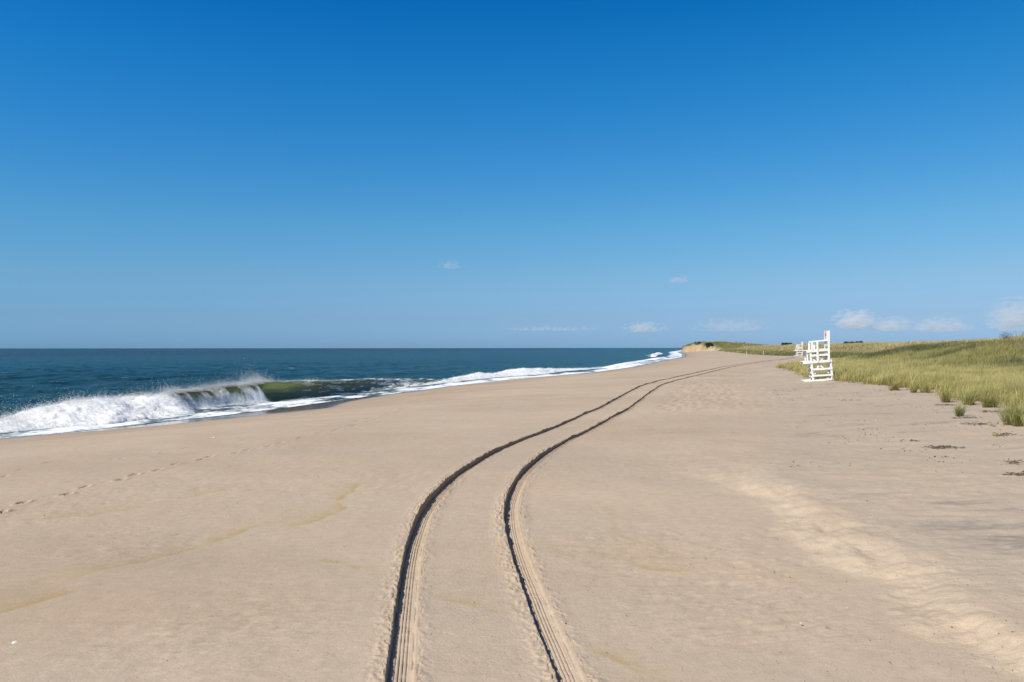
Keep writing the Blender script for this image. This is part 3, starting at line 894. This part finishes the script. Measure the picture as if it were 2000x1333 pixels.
def blade_colour(X, Y, dd, n):
    p = fbm(X * .15, Y * .10, 4, 905)
    far = sstep(95, 125, Y)
    deep = sstep(-.15, .18, p + .25 * far) * (1 - far * sstep(7, 13, dd) * .8) * np.maximum(sstep(6.5, 11, dd), far * sstep(-1, 1, dd)) * (1 - sstep(17, 26, dd) * (1 - .35 * sstep(.1, .4, p)))
    st = np.clip(sstep(.55, .95, rng.random(n)) * .8 + np.maximum(sstep(15, 22, dd), far * sstep(6, 13, dd)) * (.5 + .5 * sstep(.35, -.05, p)) * (.45 + .55 * rng.random(n)), 0, 1)
    mixg = sstep(.40, .75, vnoise(X * .5, Y * .5, 909) * .6 + rng.random(n) * .4) * .55
    c = LIME[None] * (1 - mixg[:, None]) + GREEN[None] * mixg[:, None]
    c = c * (1 - deep)[:, None] + DEEP[None] * deep[:, None]
    st = st * (1 - .6 * deep)
    c = c * (1 - st[:, None]) + STRAW[None] * st[:, None]
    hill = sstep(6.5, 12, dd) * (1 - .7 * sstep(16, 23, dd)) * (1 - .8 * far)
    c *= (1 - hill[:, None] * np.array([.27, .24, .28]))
    c *= rng.uniform(.75, 1.2, n)[:, None] * (.74 + .5 * vnoise(X * 1.5, Y * 1.5, 911))[:, None]
    return c

def make_field():
    Vs, Qs, Ts, Cs = [], [], [], []
    off = 0
    def add(N, ysamp, ddmax, ddpow, hmean, wfac, dens):
        nonlocal off
        Y = ysamp(N)
        dd0 = ddmax * rng.random(N) ** ddpow
        X = Xg(Y) + dd0 / .95 - .5
        cl = fbm(X * 1.3, Y * 1.3, 3, 921)
        dd = dune_d(X, Y)
        dist = np.hypot(X, Y)
        keep = (dd > .15 + cl * 2.4) & (X < .85 * Y + 8)
        keep &= rng.random(N) < np.clip(.35 + cl * 1.6 + dd * .18, .06, 1) * dens(dist)
        X, Y, dd, dist = X[keep], Y[keep], dd[keep], dist[keep]
        n = len(X)
        Z = height_base(X, Y) - .03
        slopebare = (Y > 585) & (Y < 660) & (dd + fbm(X * .16, Y * .16, 4, 413) * 7 < 6)
        h = hmean * (.72 + .5 * rng.random(n)) * (.8 + .35 * vnoise(X * .4, Y * .4, 923)) * np.clip(.82 + dd * .1, .82, 1)
        h = np.where(slopebare, .01, h)
        th = rng.uniform(0, 2 * math.pi, n)
        lx, ly = np.cos(th) * .75 + .55, np.sin(th) * .75 + .1
        lean = rng.uniform(.15, .75, n)
        wid = .0105 * np.maximum(1, dist / 32) * wfac * rng.uniform(.7, 1.3, n)
        c = blade_colour(X, Y, dd, n)
        tip = c * .65 + STRAW * .35 * (c.sum(1) / .75)[:, None]
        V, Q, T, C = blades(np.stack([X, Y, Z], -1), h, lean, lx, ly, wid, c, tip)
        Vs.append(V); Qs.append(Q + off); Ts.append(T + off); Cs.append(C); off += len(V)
    add(330000, lambda n: 14 + 36 * rng.random(n) ** .9, 14, 1.15, .80, 1.0, lambda d: 1.0)
    add(150000, lambda n: 48 + 60 * rng.random(n), 16, 1.2, .80, 1.0, lambda d: 1.0)
    add(170000, lambda n: 16 + 110 * rng.random(n), 46, .8, .72, 1.15, lambda d: 1.0)
    add(150000, lambda n: 100 * (7.2 ** rng.random(n)), 40, .9, .85, 1.0, lambda d: 1.0)
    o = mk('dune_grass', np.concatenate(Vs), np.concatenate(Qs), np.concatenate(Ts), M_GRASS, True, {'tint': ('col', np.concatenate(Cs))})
    tag(o, kind='stuff')
make_field()

def tuft(px, py, n, h, spread, label, greener=0.0, name='grass_tuft', group='grass tufts in front of the dunes'):
    p = hit(px, py)
    th = rng.uniform(0, 2 * math.pi, n); r = spread * .75 * rng.random(n)
    sub = rng.integers(0, 4, n)
    so = rng.normal(0, spread * .9, (4, 2)); sh = rng.uniform(.6, 1.1, 4); so[0] = 0; sh[0] = 1.05
    B = np.stack([np.cos(th) * r * .7 + so[sub, 0], np.sin(th) * r * .7 + so[sub, 1], np.zeros(n)], -1)
    B[:, 2] = height_base(p[0] + B[:, 0], p[1] + B[:, 1]) - p[2] - .02
    hh = h * (.40 + .7 * rng.random(n) ** .8) * sh[sub]
    lx = np.cos(th) * rng.uniform(.4, 1.1, n) + .3; ly = np.sin(th) * rng.uniform(.4, 1.1, n)
    c = blade_colour(p[0] + B[:, 0], p[1] + B[:, 1], np.zeros(n), n)
    c = c * (1 - greener) + np.array([.15, .215, .06]) * greener
    V, Q, T, C = blades(B, hh, rng.uniform(.15, 1.0, n) ** .8, lx, ly, .010 * rng.uniform(.7, 1.3, n), c, c * .6 + STRAW * .4)
    o = mk(name, V, Q, T, M_GRASS, True, {'tint': ('col', C)})
    o.location = p
    tag(o, label, 'grass tuft', group)
    return o

tuft(1871, 815, 190, .62, .11, 'small fresh green grass tuft standing alone on bare sand ahead of the others', .6)
tuft(1844, 787, 260, .85, .15, 'upright grass tuft at the left tip of the bay of bare sand', .1)
tuft(1888, 792, 240, .80, .16, 'grass tuft straight behind the small lone tuft', .2)
tuft(1929, 797, 300, .95, .18, 'tall grass tuft with a narrow foot and dark litter beside it', .15)
tuft(1992, 832, 420, .95, .22, 'big grass tuft nearest the viewer at the right edge', .25)
tuft(1972, 824, 300, .80, .2, 'leafy grass tuft just left of the nearest big one', .3)
tuft(1750, 763, 260, .85, .16, 'leftmost tuft jutting from the front of the grass field', .1)
tuft(1781, 768, 260, .85, .15, 'middle one of three tufts jutting from the grass front', .1)
tuft(1811, 768, 260, .85, .16, 'rightmost of three tufts jutting from the grass front', .1)
tuft(1948, 853, 60, .16, .16, 'low spreading green sprig with dark twigs on the open sand', .5, 'sprig', 'low sprigs on the sand')
tuft(1936, 832, 40, .12, .1, 'tiny bright green sprig just below the leafy tufts', .8, 'sprig', 'low sprigs on the sand')
tuft(1943, 872, 30, .10, .1, 'tiniest olive sprig, lowest of the plants on the sand', .5, 'sprig', 'low sprigs on the sand')

# ------------------------------------------------------------------ shrubs on the skyline
def skyline(px, lo=30, hi=700):
    Yq = np.geomspace(lo, hi, 1500); Xq = (px - 1000) / F * Yq
    e = (height_base(Xq, Yq) + .5 - EYE) / Yq
    return float(Yq[int(np.argmax(e))])

def shrub(px, py, w, h, n, leaf, label, Y=None):
    if Y is None: p = hit(px, py)
    else:
        X = (px - 1000) / F * Y
        p = np.array([X, Y, float(height_base(X, Y))])
    r = np.random.default_rng(int(px))
    k = 9
    cx = r.uniform(-w, w, k) * .75; cy = r.uniform(-w, w, k) * .4; cz = h * r.uniform(.0, .45, k); cr = h * r.uniform(.22, .42, k)
    i = r.integers(0, k, n)
    v = r.normal(0, 1, (n, 3)); v /= np.linalg.norm(v, axis=1)[:, None]
    q = r.random(n) ** .4
    P = np.stack([cx[i], cy[i], cz[i]], -1) + v * (cr[i] * q)[:, None] * np.array([1.25, 1.1, 1])
    P[:, 2] = np.maximum(P[:, 2], .02)
    a = r.normal(0, 1, (n, 3)); b = r.normal(0, 1, (n, 3))
    a /= np.linalg.norm(a, axis=1)[:, None]; b /= np.linalg.norm(b, axis=1)[:, None]
    V = np.stack([P - a * leaf, P + b * leaf * .45, P + a * leaf, P - b * leaf * .45], 1).reshape(-1, 3)
    Q = np.arange(n)[:, None] * 4 + np.array([[0, 1, 2, 3]])
    C = np.repeat((np.array([.045, .062, .028])[None] * r.uniform(.6, 1.5, n)[:, None]), 4, 0)
    root = mk('shrub', V, Q, None, M_SHRUB, False, {'tint': ('col', C)})
    root.location = p
    tag(root, label, 'shrub', 'dark shrubs on the dune skyline')
    SV, SQ = [], []
    for j in range(10):
        x0 = r.uniform(-w, w) * .6; x1 = x0 + r.normal(0, .25 * h); zt = h * r.uniform(.5, 1.1); t = .018 * h + .006
        y0 = r.normal(0, w * .2)
        for s, ang in enumerate((0, 2.1, 4.2)):
            SV += [(x0 + math.cos(ang) * t, y0 + math.sin(ang) * t, -.05)]
        SV += [(x1, y0 + r.normal(0, .2 * h), zt)]
        o = j * 4
        SQ += [(o, o + 1, o + 3), (o + 1, o + 2, o + 3), (o + 2, o, o + 3)]
    mk('stem', SV, None, SQ, M_WEED, False, None, root)

shrub(1978, 660, 1.9, 1.25, 1800, .06, 'dark twiggy shrub on the dune top at the right edge', skyline(1978, 30, 160))
Yk = skyline(1660, 60, 300)
shrub(1660, 668, (.016 * Yk), .0062 * Yk, 1800, .0012 * Yk, 'wide low dark shrub on the ridge right of the near lifeguard stand', Yk)
Yk = skyline(1536, 100, 500)
shrub(1536, 672, .0085 * Yk, .0048 * Yk, 1500, .0009 * Yk, 'small dark shrub on the ridge left of the far lifeguard stand', Yk)
shrub(1430, 671, 14, 1.9, 1800, .4, 'dark flat shrub on the far ridge beside the sandy bluff', 640)
shrub(1384, 674, 3.6, 3.4, 2200, .4, 'dark green bush filling the notch in the sandy bluff', 596)
shrub(1366, 670, 7.5, 1.6, 1500, .4, 'low dark brush capping the seaward end of the sandy bluff', 613)

# ------------------------------------------------------------------ lifeguard stands
def beam(L, p, q, w, t, up=(0, 0, 1)):
    """square-edged board from p to q, width w (sideways) and thickness t, with small bevel"""
    p, q = Vector(p), Vector(q)
    d = (q - p).normalized()
    s = d.cross(Vector(up))
    if s.length < 1e-4: s = d.cross(Vector((1, 0, 0)))
    s.normalize(); u = s.cross(d).normalized()
    b = min(w, t) * .12
    ring = [(-w / 2 + b, -t / 2), (w / 2 - b, -t / 2), (w / 2, -t / 2 + b), (w / 2, t / 2 - b), (w / 2 - b, t / 2), (-w / 2 + b, t / 2), (-w / 2, t / 2 - b), (-w / 2, -t / 2 + b)]
    o = len(L[0])
    for c in (p, q):
        for a, e in ring: L[0].append(c + s * a + u * e)
    for i in range(8):
        j = (i + 1) % 8
        L[1].append((o + i, o + j, o + 8 + j, o + 8 + i))
    L[2].append([o + i for i in range(7, -1, -1)]); L[2].append([o + 8 + i for i in range(8)])

def board(name, parent, mat, *specs, origin=None):
    L = ([], [], [])
    for s in specs: beam(L, *s)
    me = bpy.data.meshes.new(name)
    me.from_pydata([tuple(v) for v in L[0]], [], L[1] + L[2])
    me.materials.append(mat)
    o = bpy.data.objects.new(name, me)
    COL.objects.link(o); o.parent = parent
    return o

def make_stand():
    root = empty('lifeguard_stand', (0, 0, 0))
    HW = .62                       # half width; +x is the front (towards the sea), z up
    XF, XB = .57, -.66
    for sy in (-1, 1):
        y = sy * HW
        board('skid', root, M_WHITE, ((1.18, y, .06), (-.76, y, .06), .10, .13))
        board('leg', root, M_WHITE, ((XF, y, .12), (XF, y, 2.06), .10, .13))
        board('leg', root, M_WHITE, ((XB, y, .12), (XB - .02, y, 1.43), .11, .13))
        yo = y + sy * .075
        board('side_rail', root, M_WHITE, ((XF + .07, yo, .40), (XB - .09, yo, .36), .045, .125))
        board('side_rail', root, M_WHITE, ((XF + .05, yo, .84), (XB - .09, yo, .80), .045, .14))
        board('side_rail', root, M_WHITE, ((1.14, yo, 1.34), (XB - .10, yo, 1.33), .045, .165))
        board('side_rail', root, M_WHITE, ((XF + .02, yo, 1.79), (XB + .0, yo, 1.77), .045, .14))
        board('seat_rail', root, M_WHITE, ((.84, yo, 2.08), (XB + .02, yo, 2.10), .045, .15))
        board('armrest', root, M_WHITE, ((.44, y, 2.74), (XB + .02, y, 2.74), .15, .10))
        board('arm_post', root, M_WHITE, ((.46, yo, 2.16), (.405, yo, 2.69), .045, .13))
        board('arm_post', root, M_WHITE, ((.17, yo + sy * .046, 1.28), (.07, yo + sy * .046, 2.69), .045, .13))
        board('back_post', root, M_WHITE, ((XB + .12, yo + sy * .046, 1.25), (XB - .09, yo + sy * .046, 3.40), .045, .14))
    for (a, b) in (((XF - .10, .45), (XB + .22, 2.0)), ((XB + .16, .5), (XF - .06, 1.62))):
        board('diagonal_brace', root, M_WHITE, ((a[0], HW - .08, a[1]), (b[0], HW - .08, b[1]), .04, .12))
    for (a, b) in (((-HW + .06, .2), (HW - .06, 1.3)),):
        board('diagonal_brace', root, M_WHITE, ((XB + .10, a[0], a[1]), (XB + .10, b[0], b[1]), .04, .11, (1, 0, 0)))
    board('footrest', root, M_WHITE, *[((.69 + .145 * i, -HW - .05, 1.44), (.69 + .145 * i, HW + .05, 1.44), .13, .035) for i in range(4)])
    board('seat', root, M_WHITE, *[((-.36 + .15 * i, -HW - .04, 2.18), (-.36 + .15 * i, HW + .04, 2.18), .138, .035) for i in range(10)])
    board('footrest_support', root, M_WHITE, ((.80, HW - .02, 1.46), (.78, HW - .02, 2.0), .06, .10))
    board('footrest_support', root, M_WHITE, ((.80, -HW + .10, 1.46), (.78, -HW + .10, 2.0), .06, .10))
    for z in (.34, .62, .96, 1.18):
        board('ladder_rung', root, M_WHITE, ((XF + .085, -HW, z), (XF + .085, HW, z), .035, .11))
    board('cross_beam', root, M_WHITE, ((XB - .085, -HW, .55), (XB - .085, HW, .55), .035, .14))
    board('cross_beam', root, M_WHITE, ((XB - .09, -HW, 1.15), (XB - .09, HW, 1.15), .035, .14))
    # solid upper back carrying the cross, slatted below
    def bx(z): return XB + .12 - (z - 1.25) / 2.15 * .21
    sign = board('back_board', root, M_WHITE, *[((bx(z) + .085, -HW - .06, z), (bx(z) + .085, HW + .06, z), .035, .148) for z in (2.86, 3.01, 3.16, 3.31)])
    for z in (2.42, ):
        board('back_slat', root, M_WHITE, ((bx(z) + .09, -HW + .0, z), (bx(z) + .09, HW - .0, z), .03, .12))
    zc = 3.13
    board('red_cross', sign, M_RED, ((bx(zc - .2) + .108, 0, zc - .21), (bx(zc + .2) + .108, 0, zc + .21), .14, .012, (1, 0, 0)),
          ((bx(zc) + .1095, -.21, zc), (bx(zc) + .1095, .21, zc), .012, .14))
    return root

def place(o, px, py, heading, pitch, Y=None, dz=0.0):
    p = hit(px, py)
    if Y: p = np.array([(px - 1000) / F * Y, Y, float(height_base((px - 1000) / F * Y, Y))])
    o.location = (p[0], p[1], p[2] + dz)
    o.rotation_mode = 'XYZ'
    o.rotation_euler = (0, R(pitch), heading)

stand = make_stand()
place(stand, 1603, 744, math.atan2(.22, -.96), 5.5, None, .0)
tag(stand, 'near white wooden lifeguard stand with red cross, leaning towards the sea', 'lifeguard stand', 'lifeguard stands')
stand2 = copy_tree(stand)
place(stand2, 1561, 695, math.atan2(.16, -.97), 1.0, 190, .0)
tag(stand2, 'far small white wooden lifeguard stand half hidden behind the grass wedge', 'lifeguard stand', 'lifeguard stands')

# ------------------------------------------------------------------ marker posts by the far dunes
def post(px, Y, h, label):
    X = (px - 1000) / F * Y
    L = ([], [], [])
    beam(L, (0, 0, -.2), (.03, 0, h), .16, .16)
    me = bpy.data.meshes.new('marker_post'); me.from_pydata([tuple(v) for v in L[0]], [], L[1] + L[2]); me.materials.append(M_POST)
    o = bpy.data.objects.new('marker_post', me); COL.objects.link(o)
    o.location = (X, Y, float(height_base(X, Y)))
    tag(o, label, 'post', 'marker posts at the foot of the far dunes')
post(1458, 238, 1.5, 'pale wooden post at the dune foot, nearer the sandy bluff')
post(1491, 236, 1.4, 'pale wooden post at the dune foot, nearer the far lifeguard stand')

# ------------------------------------------------------------------ wrack and shells on the sand
def weed(px, py, w, n, label, seed):
    p = hit(px, py)
    r = np.random.default_rng(seed)
    V, T = [], []
    for j in range(n):
        c = np.array([r.normal(0, w * .6), r.normal(0, w * .55)])
        a = r.normal(0, .5); L = r.uniform(.05, .22); t = r.uniform(.005, .014)
        d = np.array([math.cos(a), math.sin(a)]); nn = np.array([-d[1], d[0]])
        p0, p2 = c - d * L / 2, c + d * L / 2 + nn * r.normal(0, .04)
        pm = (p0 + p2) / 2 + nn * r.normal(0, .04); hm = r.uniform(.004, .03)
        g = lambda q: float(height_base(p[0] + q[0], p[1] + q[1]) - p[2]) + .012
        o = len(V)
        V += [(*p0, g(p0)), (*(pm + nn * t), g(pm) + hm), (*(pm - nn * t), g(pm) + hm * .6), (pm[0], pm[1], g(pm) + hm + t), (*p2, g(p2))]
        T += [(o, o + 1, o + 2), (o, o + 2, o + 3), (o, o + 3, o + 1), (o + 4, o + 2, o + 1), (o + 4, o + 3, o + 2), (o + 4, o + 1, o + 3)]
    me = bpy.data.meshes.new('seaweed'); me.from_pydata([tuple(map(float, v)) for v in V], [], T); me.materials.append(M_WEED)
    o = bpy.data.objects.new('seaweed', me); COL.objects.link(o); o.location = p
    tag(o, label, 'seaweed', 'dark wrack lying on the upper beach')
weed(1840, 876, 0.330, 67, 'largest dark tangle of wrack on the open upper beach', 1)
weed(1908, 830, 0.300, 45, 'dark dead twigs below and left of the leafy grass tufts', 2)
weed(1962, 851, 0.180, 22, 'dark twigs beside the low spreading sprig', 3)
weed(1990, 930, 0.168, 30, 'dark wrack clump at the right edge of the sand, lower one', 4)
weed(1975, 905, 0.270, 19, 'thin scatter of wrack at the right edge, above the lower clump', 5)
weed(1848, 793, 0.300, 37, 'dark litter at the foot of the upright tuft', 6)
weed(1885, 818, 0.300, 30, 'dark litter beside the small lone green tuft', 7)
weed(1935, 806, 0.360, 45, 'dark litter around the tall narrow-footed tuft', 8)
weed(1660, 783, 0.420, 18, 'faint wrack line on the sand below the near lifeguard stand', 9)
weed(1770, 862, 0.300, 12, 'sparse wrack bits left of the largest dark tangle', 10)

def pebbles(n):
    r = np.random.default_rng(77)
    Y = 4.6 + 30 * r.random(n) ** 2.2
    X = (r.random(n) * 1.7 - .85) * Y
    ok = (np.abs(np.abs(X - Xc(Y)) - GA) > .14) & (shore_d(X, Y) > 4) & (dune_d(X, Y) < 0) & (r.random(n) < .25 + .9 * vnoise(X * .9, Y * .9, 78) ** 2)
    X, Y = X[ok], Y[ok]; n = len(X)
    sz = r.uniform(.0018, .0050, n) * (1 + (r.random(n) < .04) * 1.2)
    m = 9000
    Y2 = 9 + 42 * r.random(m) ** 1.3
    X2 = Xs(Y2) + .8 + (Xg(Y2) - Xs(Y2)) * r.random(m)
    k2 = (vnoise(X2 * .9, Y2 * 1.1, 79) > .66) & (r.random(m) < .15 + 1.2 * vnoise(X2 * 4, Y2 * 4, 80) ** 3)
    X = np.concatenate([X, X2[k2]]); Y = np.concatenate([Y, Y2[k2]])
    sz = np.concatenate([sz, r.uniform(.006, .020, int(k2.sum()))]); n = len(X)
    base = np.array([[1, 1, .7], [1, -1, -.4], [-1, 1, -.4], [-1, -1, .8]]) * .8
    V = np.stack([X, Y, height_base(X, Y) + .035 * 0 + .004], -1)[:, None, :] + (base[None] + r.normal(0, .35, (n, 4, 3))) * sz[:, None, None]
    i = np.arange(n)[:, None] * 4
    T = np.concatenate([i + np.array([[0, 1, 2]]), i + np.array([[0, 3, 1]]), i + np.array([[0, 2, 3]]), i + np.array([[1, 3, 2]])])
    k = r.random(n)[:, None]
    C = np.where(k < .62, np.array([[.10, .075, .055]]), np.where(k < .85, np.array([[.30, .21, .14]]), np.array([[.72, .68, .62]])))
    o = mk('shell_grit', V.reshape(-1, 3), None, T, M_GRIT, False, {'tint': ('col', np.repeat(C, 4, 0))})
    tag(o, kind='stuff')

def shell(px, py, s, label, seed):
    p = hit(px, py)
    r = np.random.default_rng(seed)
    V = [(0, 0, s * .42)]; T = []
    for ring, (q, z) in enumerate(((.55, .34), (1.0, .0))):
        for k in range(11):
            a = k / 11 * 2 * math.pi
            rr = s * q * (1 + .12 * math.cos(k * 2.3)) * (1.25 if abs(a - math.pi) < .5 else 1)
            V.append((rr * math.cos(a), rr * .8 * math.sin(a), s * z + .004))
    for k in range(11):
        j = (k + 1) % 11
        T += [(0, 1 + k, 1 + j), (1 + k, 12 + k, 12 + j), (1 + k, 12 + j, 1 + j)]
    me = bpy.data.meshes.new('shell'); me.from_pydata(V, [], T); me.materials.append(M_SHELL)
    for pl in me.polygons: pl.use_smooth = True
    o = bpy.data.objects.new('shell', me); COL.objects.link(o); o.location = p; o.rotation_euler = (r.normal(0, .2), r.normal(0, .2), r.uniform(0, 6))
    tag(o, label, 'shell', 'white shells on the sand')
shell(419, 855, .06, 'white shell on the damp sand just below the surf', 1)
shell(32, 1255, .035, 'white shell on the near sand at the left edge', 2)
shell(1563, 1219, .015, 'white shell right of the wheel tracks, larger of the near pair', 3)
shell(1653, 1188, .010, 'small white shell chip nearest the foot of the scarp', 4)

pebbles(16000)
